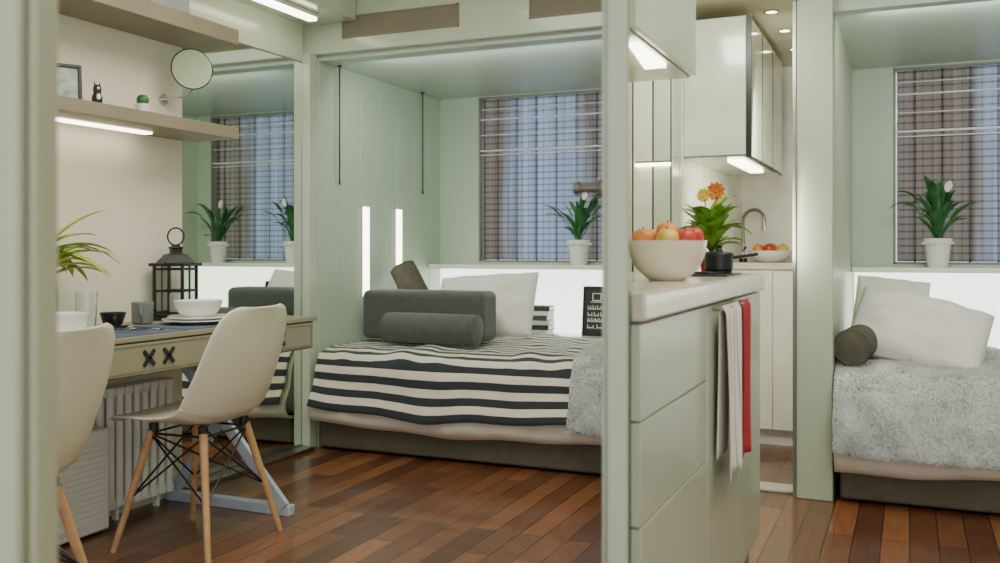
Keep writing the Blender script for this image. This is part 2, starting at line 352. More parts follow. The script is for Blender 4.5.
# ---------------------------------------------------------------- header details
def vent(x0, x1, lab):
    t = thing('air_grille', lab, 'vent', (x0, 3.96, 2.05), group='air grilles in the header')
    W = x1-x0; H = .11; VB = M('grille backing', (134, 126, 106), .7)
    G().box(0, W, -.006, 0, 0, .008).box(0, W, -.006, 0, H-.008, H).box(0, .008, -.006, 0, 0, H).box(W-.008, W, -.006, 0, 0, H).build('grille_frame', TAUPE, t, bevel=.001)
    G().box(.008, W-.008, -.002, 0, .008, H-.008).build('backing', VB, t)
    g = G(); z = .012
    while z < H-.012: g.box(.008, W-.008, -.003, -.002, z, z+.005); z += .007
    g.build('louvre', VB, t)
vent(-2.585, -1.94, 'taupe air grille above the headboard end of the striped bed'); vent(-1.585, -1.0, 'taupe air grille in header running behind the door edge')
for Y, lab in ((4.14, 'long thin dark rod hanging at the front edge of the boarded wall'), (5.05, 'thin dark rod hanging beside the window corner')):
    o = G().cyl((0, 0, -.6), (0, 0, 0), .004).cyl((0, 0, -.006), (0, 0, 0), .012).cyl((0, 0, -.62), (0, 0, -.6), .006).build('hanging_rod', BLACK, loc=(WL+.03, Y, 1.96)); tag(o, lab, 'rod', 'hanging rods in bed alcove')
for Y, z0, lab in ((4.437, .74, 'slim glowing wall light nearest the alcove front'), (4.80, .91, 'slim glowing wall light nearest the window')):
    t = thing('wall_light', lab, 'wall light', (WL, Y, z0), group='slim wall lights in bed alcove')
    G().box(.001, .006, -.034, .034, 0, 1.24-z0).build('bezel', WHITE, t); G().box(.006, .01, -.03, .03, .005, 1.235-z0).build('diffuser', GLOWW, t)

# ---------------------------------------------------------------- shelves
def shelf(z0, z1, lab, lit):
    t = thing('wall_shelf', lab, 'shelf', (WL, 1.2, z0))
    G().box(0, .25, 0, 1.87, 0, z1-z0).build('board', TAUPE, t, bevel=.002)
    if lit: G().box(.06, .10, .2, 1.55, -.008, 0).build('light_strip', GLOWW, t)
shelf(1.45, 1.497, 'lower taupe wall shelf with glowing strip underneath', True)
shelf(1.833, 1.895, 'upper taupe wall shelf above the lit one', False)
t = thing('storage_box', 'grey storage box on the upper shelf', 'box', (-2.63, 2.72, 1.895))
G().box(-.1, .1, -.1, .1, 0, .07).build('body', M('grey box', (150, 152, 150), .6), t, bevel=.004)
G().box(-.103, .103, -.103, .103, .07, .09).build('lid', M('grey box lid', (190, 190, 186), .6), t, bevel=.003)
nrm = Vector((.80, -.60, 0)); R = Matrix.Rotation(math.atan2(-.6, .8), 3, 'Z') @ Matrix.Rotation(PI/2, 3, 'Y')
t = thing('shaving_mirror', 'round dark rimmed mirror on an arm below the upper shelf', 'mirror', (-2.60, 2.91, 1.715))
G().torus((0, 0, 0), .078, .0035, R).build('rim', BLACK, t)
G().cyl(-nrm*.003, nrm*.003, .077, n=40).build('mirror_glass', MIRR, t)
G().tube([(0, 0, -.081), (-.02, .0, -.10), (-.08, 0, -.11), (-.145, 0, -.11)], .005).cyl((-.148, 0, -.11), (-.140, 0, -.11), .022).build('arm', CHROME, t)
def pframe(loc, rz, w, h, lab, pic, name='picture_frame', tilt=-.12):
    t = thing(name, lab, 'picture frame', loc, rz)
    G().box(-w/2, w/2, -.012, 0, 0, .012).box(-w/2, w/2, -.012, 0, h-.012, h).box(-w/2, -w/2+.012, -.012, 0, 0, h).box(w/2-.012, w/2, -.012, 0, 0, h).build('frame', BLACK, t, bevel=.002, rot=(tilt, 0, 0))
    G().box(-w/2+.01, w/2-.01, -.006, -.002, .01, h-.01).build('picture', pic, t, rot=(tilt, 0, 0))
    return t
pframe((-2.68, 2.38, 1.497), math.radians(62), .10, .15, 'small black framed picture at near end of the lower shelf', M('grey green print', (150, 165, 152), .4, var=.4, scale=30))
t = thing('figurine', 'tiny black and white animal figurine on the lower shelf', 'figurine', (-2.57, 2.41, 1.497))
G().lathe([(.012, 0), (.017, .01), (.018, .03), (.012, .045), (.014, .055), (.013, .066), (.003, .074)], n=20).build('body', BLACK, t)
G().ball((.014, -.006, .03), .009, (.6, 1, 1.2)).build('belly', WHITE, t)
G().ball((.012, -.006, .06), .005).build('muzzle', WHITE, t)
for s in (-1, 1): G().cyl((0, s*.009, .066), (0, s*.012, .082), .005, .001).build('ear', BLACK, t)
t = thing('potted_cactus', 'small round cactus in a white pot on the lower shelf', 'plant', (-2.57, 2.62, 1.497))
G().lathe([(.02, 0), (.026, .03), (.028, .036), (.022, .036), (.02, .03)], n=24).build('pot', WHITE, t)
g = G()
for k in range(10): a = 2*PI*k/10; g.ball((.008*math.cos(a), .008*math.sin(a), .05), .018, (.8, .8, 1.1), 10)
g.build('cactus', LEAF, t)

# ---------------------------------------------------------------- desk
t = thing('desk', 'long grey olive desk with drawers and crossed pale steel legs', 'desk', (WL, 0, 0))
D0, D1 = 1.35, 3.26
G().box(.003, .5, D0, D1, .708, .725).build('desktop', DESK, t, bevel=.002)
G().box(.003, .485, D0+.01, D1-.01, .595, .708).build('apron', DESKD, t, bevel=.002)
XB = M('dark cross', (34, 34, 38), .6)
for a, b in ((1.38, 2.02), (2.05, 2.68), (2.71, 3.23)):
    d = G().box(.485, .498, a, b, .602, .702).build('drawer', DESK, t, bevel=.002)
    g = G().box(.498, .4995, a+.012, b-.012, .61, .612).box(.498, .4995, a+.012, b-.012, .692, .694).box(.498, .4995, a+.012, a+.014, .61, .694).box(.498, .4995, b-.014, b-.012, .61, .694)
    g.build('inlay', DESKD, d)
    for s in (-.044, .044):
        c = (a+b)/2+s; g = G()
        g.bar((.5, c-.023, .628), (.5, c+.023, .676), .008, .011).bar((.5, c-.023, .676), (.5, c+.023, .628), .008, .011)
        g.build('cross_mark', XB, d)
for Y in (1.6, 2.92):
    G().bar((.02, Y, .02), (.62, Y, .02), .04, .04).build('foot_bar', BLUEM, t, bevel=.004)
    G().bar((.60, Y-.018, .035), (.08, Y-.018, .59), .045, .02).build('leg', BLUEM, t, bevel=.003)
    G().bar((.04, Y+.018, .035), (.46, Y+.018, .59), .045, .02).build('leg', BLUEM, t, bevel=.003)
DZ = .725
# ---------------------------------------------------------------- chairs
def make_chair(label):
    t = thing('dining_chair', label, 'chair', group='moulded chairs at the desk')
    prof = [(.235, .418, .13, .0), (.225, .432, .18, .0), (.19, .446, .212, .004), (.12, .44, .23, .016), (.04, .428, .236, .028), (-.05, .42, .24, .044), (-.12, .425, .242, .06), (-.165, .455, .24, .072),
            (-.19, .51, .236, .07), (-.208, .57, .232, .06), (-.225, .64, .224, .048), (-.24, .71, .212, .038), (-.252, .765, .19, .03), (-.26, .797, .158, .024), (-.265, .812, .11, .018)]
    N = len(prof)
    def f(u, v):
        k = u*(N-1); i = min(int(k), N-2); q = k-i
        p = [prof[i][c]*(1-q)+prof[i+1][c]*q for c in range(4)]
        a = prof[max(i-1, 0)]; b = prof[min(i+2, N-1)]; tx, tz = b[0]-a[0], b[1]-a[1]; L = math.hypot(tx, tz)
        n = (tz/L, -tx/L); s = v*2-1; c = p[3]*abs(s)**2.6
        return Vector((p[0]+n[0]*c, s*p[2], p[1]+n[1]*c))
    G().grid(f, 42, 20).build('seat_shell', SHELL, t, solid=.008, smooth=80, sub=1)
    for sx in (-1, 1):
        for sy in (-1, 1):
            G().cyl((sx*.19, sy*.2, 0), (sx*.105, sy*.115, .395), .010, .0145, 14).build('leg', WOOD, t)
            G().cyl((sx*.1, sy*.11, .39), (sx*.1, sy*.11, .418), .016, n=12).build('mount', BLACK, t)
    g = G()
    T = {(sx, sy): (sx*.108, sy*.118, .385) for sx in (-1, 1) for sy in (-1, 1)}
    Lw = {(sx, sy): (sx*.150, sy*.162, .175) for sx in (-1, 1) for sy in (-1, 1)}
    for a, b in (((-1, -1), (-1, 1)), ((-1, 1), (1, 1)), ((1, 1), (1, -1)), ((1, -1), (-1, -1))):
        g.cyl(T[a], Lw[b], .0035, n=8); g.cyl(T[b], Lw[a], .0035, n=8); g.cyl(T[a], T[b], .004, n=8)
    g.cyl(Lw[(-1, -1)], T[(1, 1)], .0035, n=8)
    g.build('wire_brace', BLACK, t)
    return t
ch = make_chair('white moulded chair with wooden legs in front of the tall mirror')
ch.location = (-2.235, 2.54, 0); ch.rotation_euler = (0, 0, math.radians(183))
dup(ch, (-2.08, 1.61, 0), math.radians(194), 'white moulded chair nearest viewer, partly hidden by the cream jamb')

# ---------------------------------------------------------------- desk objects
def plate(loc, r, lab, grp='plates on the desk', mat=WHITE):
    o = G().lathe([(r*.55, 0), (r*.62, .004), (r, .014), (r, .018), (r*.62, .009), (r*.01, .007)], n=40).build('plate', mat, loc=loc); return tag(o, lab, 'plate', grp)
def bowl(loc, r, h, lab, mat=WHITE, name='bowl', grp=None):
    o = G().lathe([(r*.42, 0), (r*.5, h*.05), (r*.78, h*.3), (r*.93, h*.6), (r, h), (r*.965, h), (r*.89, h*.6), (r*.7, h*.32), (r*.3, h*.14), (.001, h*.12)], n=48).build(name, mat, loc=loc, smooth=60); return tag(o, lab, 'bowl', grp)
for (x, y, lab) in ((-2.40, 2.74, 'slate placemat under the stacked white plates near the mirror'), (-2.40, 2.13, 'slate placemat behind the nearest chair'), (-2.40, 2.43, 'slate runner between the two place settings')):
    w = .2 if 'runner' not in lab else .085
    o = G().box(-.14, .14, -w, w, 0, .003).build('placemat', SLATE, loc=(x, y, DZ)); tag(o, lab, 'placemat', 'placemats on the desk')
zz = DZ+.003
plate((-2.42, 2.74, zz), .128, 'larger white plate under the smaller one near the mirror')
plate((-2.42, 2.74, zz+.0105), .108, 'smaller white plate carrying the bowl near the mirror')
bowl((-2.42, 2.74, zz+.0195), .088, .066, 'white bowl on two stacked plates near the mirror', grp='white bowls on the desk')
plate((-2.42, 2.13, zz), .128, 'white plate behind the nearest chair')
bowl((-2.42, 2.13, zz+.009), .082, .066, 'white bowl beside the cream jamb', grp='white bowls on the desk')
t = thing('mug', 'grey stoneware mug in front of the black lantern', 'mug', (-2.615, 2.665, DZ))
MG = M('grey stoneware', (112, 118, 116), .4)
G().lathe([(.032, 0), (.038, .006), (.04, .08), (.037, .082), (.035, .078), (.034, .012), (.001, .008)], n=32).build('body', MG, t)
G().tube([(.025, -.028, .065), (.042, -.05, .062), (.045, -.054, .04), (.038, -.045, .02), (.024, -.028, .016)], .005).build('handle', MG, t)
DARKC = M('dark ceramic', (34, 34, 38), .3, coat=.3)
o = G().lathe([(.03, 0), (.04, .003), (.055, .01), (.055, .013), (.001, .006)], n=32).build('saucer', DARKC, loc=(-2.56, 2.47, DZ)); tag(o, 'dark saucer under the black cup', 'saucer')
o = G().lathe([(.022, 0), (.032, .01), (.043, .045), (.045, .05), (.042, .05), (.03, .014), (.001, .01)], n=32).build('cup', DARKC, loc=(-2.56, 2.47, DZ+.0065)); tag(o, 'black cup on the dark saucer', 'cup')
o = G().lathe([(.028, 0), (.030, .004), (.036, .135), (.034, .135), (.0285, .01), (.001, .008)], n=32).build('tumbler', GLASS, loc=(-2.55, 2.345, DZ)); tag(o, 'tall clear glass tumbler left of black cup', 'glass')
for i, (x, y, lab) in enumerate(((-2.36, 2.47, 'steel spoon closest to the front edge of desk'), (-2.40, 2.40, 'steel knife between the two place settings'), (-2.44, 2.45, 'steel fork between cup and stacked plates'))):
    t = thing('cutlery', lab, 'cutlery', (x, y, DZ+.006), .1*i, 'cutlery on the desk')
    G().bar((-.02, 0, 0), (-.10, 0, 0), .003, .008).build('handle', CHROME, t)
    g = G()
    if i == 0: g.ball((.005, 0, 0), .026, (1, .6, .12))
    elif i == 1: g.bar((-.02, 0, 0), (.06, 0, 0), .002, .014)
    else:
        g.ball((-.005, 0, 0), .02, (1, .6, .12))
        for k in (-1, 0, 1): g.bar((.005, k*.006, 0), (.04, k*.007, 0), .002, .003)
    g.build('head', CHROME, t)
t = thing('lantern', 'black metal candle lantern with ring handle on the desk', 'lantern', (-2.655, 2.88, DZ), math.radians(15))
G().box(-.07, .07, -.07, .07, 0, .014).box(-.062, .062, -.062, .062, .014, .022).build('base', BLACK, t, bevel=.003)
g = G()
for sx in (-1, 1):
    for sy in (-1, 1): g.box(sx*.058-.005, sx*.058+.005, sy*.058-.005, sy*.058+.005, .02, .215)
for z in (.03, .115, .2):
    for s in (-1, 1): g.box(-.058, .058, s*.058-.003, s*.058+.003, z-.004, z+.004); g.box(s*.058-.003, s*.058+.003, -.058, .058, z-.004, z+.004)
for s in (-1, 1): g.box(-.003, .003, s*.058-.003, s*.058+.003, .02, .215); g.box(s*.058-.003, s*.058+.003, -.003, .003, .02, .215)
g.build('cage', BLACK, t)
for s in (-1, 1): G().box(-.056, .056, s*.056-.0005, s*.056+.0005, .022, .213).build('glass_side', GLASS, t, smooth=0)
g = G().box(-.075, .075, -.075, .075, .212, .224)
g.lathe([(.085, .224), (.05, .258), (.028, .262), (.028, .28), (.036, .284), (.01, .296)], n=4); g.build('roof', BLACK, t, bevel=.002, smooth=0)
G().torus((0, 0, .328), .034, .0035, Matrix.Rotation(PI/2, 3, 'X')).build('ring', BLACK, t)
G().lathe([(.025, .022), (.025, .10), (.022, .102), (.002, .098)], n=20).build('candle', LINEN, t)
px_, py_ = -2.60, 2.21
t = thing('leafy_plant', 'lime green strap leaved plant in dark vase at the left end of desk', 'plant', (px_, py_, DZ))
G().lathe([(.035, 0), (.045, .02), (.05, .12), (.045, .17), (.04, .17), (.038, .15), (.001, .14)], n=32).build('vase', DARKC, t)
g = G(); rr = random.Random(3)
for k in range(48):
    a = rr.uniform(0, 2*PI); e = rr.uniform(.35, 1.6)
    g.leaf((0, 0, .15+rr.uniform(0, .12)), (math.cos(a), math.sin(a), e), (0, 0, 1), rr.uniform(.17, .29), rr.uniform(.014, .024), rr.uniform(.9, 2.0))
g.clamp(0, lo=WL+.02-px_); g.clamp(2, lo=.03)
g.build('foliage', LEAFY, t)
G().tube([(0, 0, .12), (.004, 0, .2), (0, 0, .27)], .006).build('stem', LEAF, t)

# ---------------------------------------------------------------- radiator and heater
t = thing('radiator', 'white column radiator under the desk', 'radiator', (-2.70, 2.55, 0))
for k in range(8):
    g = G(); y = .02+k*.042
    for x in (-.024, .024): g.cyl((x, y, .07), (x, y, .475), .0145, n=12)
    g.box(-.036, .036, y-.018, y+.018, .05, .085); g.box(-.036, .036, y-.018, y+.018, .46, .495)
    g.build('column', RADI, t, bevel=.007)
for z in (.48, .068): G().cyl((0, .0, z), (0, .34, z), .012, n=12).build('pipe', RADI, t)
for y in (.06, .265): G().box(-.01, .01, y, y+.015, 0, .06).build('foot', RADI, t)
t = thing('floor_heater', 'low white louvred heater beside the radiator', 'heater', (-2.665, 1.95, 0))
G().box(-.07, .06, 0, .55, .01, .37).build('casing', RADI, t, bevel=.008)
g = G().box(.058, .064, .025, .525, .045, .335); z = .05
while z < .33: g.box(.06, .074, .03, .52, z, z+.009); z += .02
g.build('louvre', RADI, t)
for y in (.03, .49): G().box(-.06, .05, y, y+.03, 0, .012).build('foot', BLACK, t)

# ---------------------------------------------------------------- beds
def sweep(name, prof, x0, x1, mat, n=60, wav=.006, fine=0, uvs=False, sub=0, solid=.01, res=.02, seed=0, fuzz=0, xf=None, hem=.014):
    P = [Vector((a, b)) for a, b in prof]; acc = [0]
    for i in range(1, len(P)): acc.append(acc[-1]+(P[i]-P[i-1]).length)
    L = acc[-1]; m = max(8, int(L/res)); rr = random.Random(seed); ph = [rr.uniform(0, 6) for _ in range(6)]
    def at(s):
        for i in range(1, len(P)):
            if s <= acc[i]+1e-9: q = (s-acc[i-1])/(acc[i]-acc[i-1]); return P[i-1].lerp(P[i], q)
        return P[-1]
    def f(u, v, full=False):
        s = v*L; p = at(s); q = at(min(L, s+.02)); o = at(max(0, s-.02)); d = (q-o).normalized(); nn = Vector((-d.y, d.x))
        x = x0+(x1-x0)*u
        w = wav*(math.sin(x*9+ph[0]+s*3)+.6*math.sin(x*21+ph[1]-s*7)+.5*math.sin(s*17+x*5+ph[2])+.35*math.sin(x*37+s*23+ph[5]))
        w = max(w, -.5*wav)
        if fine: w += fine*(rr.random()-.5)*2
        low = max(0, 1-s/.25)
        r = Vector((x, p.x+(-abs(nn.x) if p.y < .46 else 0)*w, p.y+(w if p.y > .44 else 0)+low*(hem*math.sin(x*4.2+ph[3])+.4*hem*math.sin(x*13+ph[4]))))
        return (r, Vector((0, nn.x, nn.y))) if full else r
    g = G().grid(f, n, m, (lambda u, v: (x0+(x1-x0)*u, v*L)) if uvs else None)
    o = g.build(name, mat, smooth=60, solid=solid, sub=sub)
    if fuzz:
        g = G(); um = ((xf or x1)-x0)/(x1-x0)
        for k in range(fuzz):
            p, nn = f(rr.random()*um, rr.random()**1.25, True)
            if nn.z < 0 or (abs(nn.z) < .2 and nn.y > 0): nn = -nn
            cl = .5*math.sin(p.x*60)*math.sin(p.y*50+p.z*70)
            dr = (nn+Vector((rr.uniform(-1, 1)+cl, rr.uniform(-1, 1), rr.uniform(-1.2, .4)))*.6).normalized(); sd = dr.cross(Vector((rr.uniform(-1, 1), rr.uniform(-1, 1), rr.uniform(-1, 1)))).normalized()
            l = rr.uniform(.008, .016); w = .0013; p = p+nn*.007
            a = g.bm.verts.new(p-sd*w); b = g.bm.verts.new(p+sd*w); d = g.bm.verts.new(p+dr*l)
            g.bm.faces.new((a, b, d))
        g.build('pile', mat, o, smooth=0, recalc=False)['kind'] = 'stuff'
    return o
def make_bed(x0, x1, lab):
    t = thing('bed', lab, 'bed', (0, 0, 0))
    G().box(x0+.02, x1-.01, 3.955, 5.08, .012, .15).build('base', BASEF, t, bevel=.012)
    for x in (x0+.12, x1-.12):
        for y in (4.05, 5.0): G().cyl((x, y, 0), (x, y, .013), .03).build('foot', BLACK, t)
    G().box(x0+.02, x1-.01, 3.985, 5.08, .15, .462).build('mattress', LINEN, t, bevel=.05)
make_bed(-2.735, -.90, 'low charcoal based bed under the striped blanket')
make_bed(-.275, 1.7, 'low charcoal based bed under the grey fleece at right')
dprof = [(3.965, .132), (3.915, .137), (3.885, .165), (3.88, .22), (3.92, .31), (3.94, .41), (3.98, .465), (4.08, .474), (5.06, .474)]
tag(sweep('duvet', dprof, -2.73, -.91, DUVET, 110, .006, solid=.01, seed=2), 'cream duvet bulging out beneath the striped blanket', 'duvet')
tag(sweep('duvet', dprof, -.272, 1.68, DUVET, 110, .006, solid=.01, seed=5), 'cream duvet showing beneath the grey fleece of right hand bed', 'duvet')
bprof = [(3.856, .215), (3.866, .25), (3.896, .33), (3.913, .42), (3.95, .487), (4.05, .507), (5.02, .507)]
STR = stripe_mat('navy and cream stripes', (226, 220, 202), (42, 48, 54), .074, .5)
tag(sweep('striped_blanket', bprof, -2.715, -1.02, STR, 150, .008, uvs=True, solid=.006, seed=4, hem=.018), 'navy and cream striped blanket spread over the left bed', 'blanket')
fprof = [(3.828, .20), (3.838, .26), (3.866, .34), (3.888, .43), (3.93, .52), (4.04, .535), (4.5, .535)]
FUR = M('grey fleece', (204, 207, 203), .95, var=.14, scale=10, bump=.4, bscale=70, sheen=.5)
tag(sweep('fleece_throw', fprof, -1.36, -1.0, FUR, 40, .005, .001, solid=.015, res=.02, seed=6, fuzz=9000, xf=-1.2), 'grey fleece throw over foot of the striped blanket', 'throw')
f2 = [(3.846, .215), (3.85, .25), (3.868, .34), (3.89, .43), (3.94, .505), (4.04, .52), (5.0, .52)]
tag(sweep('fleece_throw', f2, -.275, 1.2, FUR, 90, .011, .001, solid=.015, res=.02, seed=8, fuzz=52000, xf=.5), 'mottled grey fleece throw covering the right hand bed', 'throw')
def pillow(name, sx, sy, t, mat, loc, rot, lab, grp=None, p=2.3, cat='pillow'):
    g = G()
    def mk(sg):
        def f(u, v):
            a = u*2-1; b = v*2-1
            th = t/2*((1-abs(a)**p)*(1-abs(b)**p))**.5
            k = 1-.05*(a*b)**2
            x = sx/2*a*k*(1-.06*(1-b*b)*abs(a)); y = sy/2*b*k*(1-.06*(1-a*a)*abs(b))
            wr = .012*math.sin(a*9+b*5+sg)*abs(a)**1.5*(1-abs(a))*3+.010*math.sin(b*8-a*4)*(1-abs(b))*abs(a)*2+.006*math.sin(a*4+b*11)*(1-abs(b))
            return Vector((x, y, sg*th+wr*sg*(1-abs(a))*2))
        return f
    g.grid(mk(1), 36, 36); g.grid(mk(-1), 36, 36)
    bmesh.ops.remove_doubles(g.bm, verts=g.bm.verts[:], dist=.0005)
    o = g.build(name, mat, smooth=80, loc=loc, rot=rot); return tag(o, lab, cat, grp)
def bolster(L, r, mat, loc, rot, lab, cat='bolster'):
    t = thing('bolster', lab, cat, loc); t.rotation_euler = rot
    G().lathe([(.002, -L/2), (r*.6, -L/2+.004), (r*.93, -L/2+.012), (r, -L/2+.03), (r*1.02, 0), (r, L/2-.03), (r*.93, L/2-.012), (r*.6, L/2-.004), (.002, L/2)], n=32, axis='x').build('cover', mat, t, smooth=50)
    for s in (-1, 1): G().torus((s*(L/2-.014), 0, 0), r*.95, .004, Matrix.Rotation(PI/2, 3, 'Y')).build('piping', mat, t)
o = G().box(-.36, .36, -.10, .10, 0, .26).build('back_cushion', GREYF, loc=(-2.345, 4.42, .526), bevel=.035); o.modifiers['bevel'].segments = 5
tag(o, 'blocky charcoal back cushion on the striped bed', 'cushion')
bolster(.54, .077, GREYF, (-2.22, 4.215, .602), (0, 0, 0), 'long charcoal bolster lying in front of the blocky cushion')
bolster(.36, .075, BROWNF, (-2.56, 4.66, .76), (0, math.radians(56), math.radians(-12)), 'short grey olive bolster leaning against the boarded wall')
pillow('pillow', .64, .41, .17, LINEN, (-2.19, 4.80, .685), (math.radians(62), math.radians(-4), 0), 'white pillow leaning behind the blocky charcoal cushion')
pillow('pillow', .56, .40, .19, LINEN, (.035, 4.37, .655), (math.radians(42), math.radians(13), math.radians(-4)), 'large white pillow in front on the right hand bed', 'pillows on the right hand bed')
pillow('pillow', .34, .34, .15, LINEN, (-.085, 4.80, .715), (math.radians(66), math.radians(6), 0), 'smaller white pillow behind the large one on the right hand bed', 'pillows on the right hand bed')
bolster(.38, .072, BROWNF, (-.20, 4.19, .61), (0, 0, math.radians(85)), 'grey olive bolster by the sage pier on the right hand bed')
t = pframe((-1.66, 5.20, .50), 0, .18, .29, 'black framed board with a white cup drawing and handwriting behind the striped bed', M('blackboard', (38, 44, 44), .6))
Ym, Yp = -.0085, -.0065
g = G().box(-.032, .022, Ym, Yp, .205, .210).box(-.032, -.027, Ym, Yp, .205, .248).box(.017, .022, Ym, Yp, .205, .248).box(-.034, .024, Ym, Yp, .246, .250).box(.022, .036, Ym, Yp, .238, .242).box(.033, .037, Ym, Yp, .218, .242).box(.020, .036, Ym, Yp, .217, .221).box(-.042, .040, Ym, Yp, .196, .200).box(-.0025, .0025, Ym, Yp, .197, .208)
g.build('cup_drawing', WHITE, t, rot=(-.12, 0, 0))
rr = random.Random(5)
for r, (z, n) in enumerate(((.158, 4), (.120, 3), (.086, 5), (.048, 2))):
    x = -.058; g = G(); g.box(-.056, .058, Ym, Yp, z-.004, z-.0028)
    for k in range(n):
        w = .11/n*rr.uniform(.6, .8); g.box(x, x+w, Ym, Yp, z, z+.004); g.box(x, x+.004, Ym, Yp, z-.004, z+.02); g.box(x+w-.004, x+w, Ym, Yp, z-.003, z+.016); x += .115/n
    g.build('handwriting', WHITE, t, rot=(-.12, 0, 0))
cols = [(226, 224, 216), (50, 54, 58), (214, 210, 200), (70, 76, 80), (232, 230, 224), (60, 60, 62)]
names = ['bottom white book', 'dark book just above the bottom white book', 'ivory book in the middle', 'slate book above the ivory one', 'white book second from the top', 'dark book topmost']
z = .5005
for k in range(6):
    h = .026+.004*(k % 2)
    t = thing('book', names[k]+' of the stack behind the striped bed', 'book', (-2.03+.004*(k % 3), 5.23, z), .05*(k % 3-1), 'books stacked on the ledge')
    G().box(-.075, .075, -.055, .055, 0, .003).box(-.075, .075, -.055, .055, h-.003, h).box(-.075, .075, -.057, -.053, 0, h).build('cover', M('book cover %d' % k, cols[k], .6), t)
    G().box(-.071, .072, -.052, .052, .003, h-.003).build('pages', LINEN, t); z += h

# ---------------------------------------------------------------- peace lilies
def lily(loc, seed, lab, mir=1):
    t = thing('potted_plant', lab, 'plant', loc, 0, 'peace lilies on window ledges')
    g = G().lathe([(.045, 0), (.05, .01), (.062, .12), (.068, .122), (.07, .145), (.066, .147), (.06, .145), (.058, .125), (.001, .122)], n=36)
    for k in range(18):
        a = 2*PI*k/18; g.ball((.07*math.cos(a), .07*math.sin(a), .122), .007, n=8)
    g.build('pot', WHITE, t)
    G().cyl((0, 0, .123), (0, 0, .13), .056, n=24).build('soil', SOIL, t)
    rr = random.Random(seed); g = G()
    for k in range(34):
        a = rr.uniform(0, 2*PI); tilt = rr.uniform(.15, .9); H = rr.uniform(.03, .22)
        top = Vector((math.cos(a)*tilt*H*.8, math.sin(a)*tilt*H*.6, .125+H))
        g.tube([(0, 0, .125), top*.5+Vector((0, 0, .065)), top], .002, 5)
        g.leaf(top, (math.cos(a)*tilt*1.2, math.sin(a)*tilt*.8, 1), (-math.cos(a), -math.sin(a), .6), rr.uniform(.09, .17), rr.uniform(.013, .022), rr.uniform(.5, 1.9))
    g.clamp(1, hi=.085)
    g.build('foliage', LEAF, t)
    G().tube([(0, 0, .125), (.015*mir, -.02, .28), (.04*mir, -.03, .40)], .002, 6).build('flower_stem', LEAF, t)
    G().leaf((.04*mir, -.03, .38), (.3*mir, 0, 1), (0, -1, .2), .06, .018, 0).build('flower', LINEN, t)
    return t
lily((-1.785, 5.245, .912), 1, 'peace lily in white pot standing above the striped bed, left of door edge')
lily((-1.15, 5.245, .912), 2, 'peace lily in white pot seen only in the tall mirror, further left', -1)
lily((.13, 5.245, .912), 3, 'peace lily with a white flower above the right hand bed')

# ---------------------------------------------------------------- kitchen
FX = -.44
def bx(Y): return -.2979*Y+.028
WT0, WT1 = .872, .925
o = G().prism([(FX+.012, 1.62), (FX+.012, 3.11), (bx(3.11), 3.11), (bx(1.62), 1.62)], WT0, WT1).build('worktop', STONE, bevel=.006); o.modifiers['bevel'].segments = 3; tag(o, 'pale stone worktop carrying the near fruit bowl and hob', 'worktop')
def unit(y0, y1, lab, splits):
    t = thing('base_cabinet', lab, 'cabinet', (0, 0, 0), 0, 'base cabinets under the stone worktop')
    G().prism([(FX-.02, y0+.001), (FX-.02, y1-.001), (bx(y1), y1-.001), (min(bx(y0), FX-.0205), y0+.001)], .09, WT0).build('body', M('cabinet gap', (96, 102, 88), .5), t)
    G().prism([(FX-.035, y0+.001), (FX-.035, y1-.001), (bx(y1), y1-.001), (min(bx(y0), FX-.036), y0+.001)], 0, .09).build('plinth', TAUPE, t)
    for a, b in splits: G().box(FX-.018, FX, y0+.002, y1-.002, a, b).build('door' if len(splits) == 1 else 'drawer', SAGE2, t, bevel=.001)
unit(1.63, 2.235, 'sage base cabinet nearest the door edge', ((.095, .50), (.504, .69), (.694, .866)))
unit(2.235, 2.68, 'sage base cabinet behind the hanging towels', ((.095, .866),))
unit(2.68, 3.09, 'sage base cabinet at the far end of worktop', ((.095, .866),))
t = thing('towel_rail', 'slim steel rail on the front of the worktop cabinets', 'rail', (0, 0, 0))
G().cyl((FX+.024, 2.29, .856), (FX+.024, 2.70, .856), .004, n=12).build('bar', STEEL, t)
for y in (2.295, 2.695): G().cyl((FX, y, .856), (FX+.024, y, .856), .004, n=10).build('bracket', STEEL, t)
TOW = stripe_mat('striped towel', (228, 222, 206), (178, 168, 158), .034, .2, coord='Object', axis=1)
def towel(y0, y1, zb, mat, lab, ph):
    def f(sgn, zb):
        def ff(u, v):
            y = y0+(y1-y0)*u*(1-.06*v); amp = .008*(.3+v)
            x = FX+.024+sgn*(.008+.004*v)+(amp*math.sin(u*9+v*1.2+ph)*.9+.002*math.sin(u*25+v*3) if sgn > 0 else 0)
            return Vector((max(x, FX+.004) if v > .01 else FX+.024, y+.006*math.sin(v*4+ph), .863-v*(.863-zb)+.012*u*v*math.sin(ph)))
        return ff
    g = G().grid(f(1, zb), 30, 24).grid(f(-1, zb+.05), 30, 24)
    bmesh.ops.remove_doubles(g.bm, verts=g.bm.verts[:], dist=.0004)
    tag(g.build('tea_towel', mat, smooth=70, solid=.003), lab, 'towel', 'towels on the cabinet rail')
towel(2.30, 2.52, .44, TOW, 'pale grey striped tea towel hanging on the cabinet rail', .3); towel(2.53, 2.69, .45, RED, 'red tea towel hanging on the cabinet rail', 1.9)
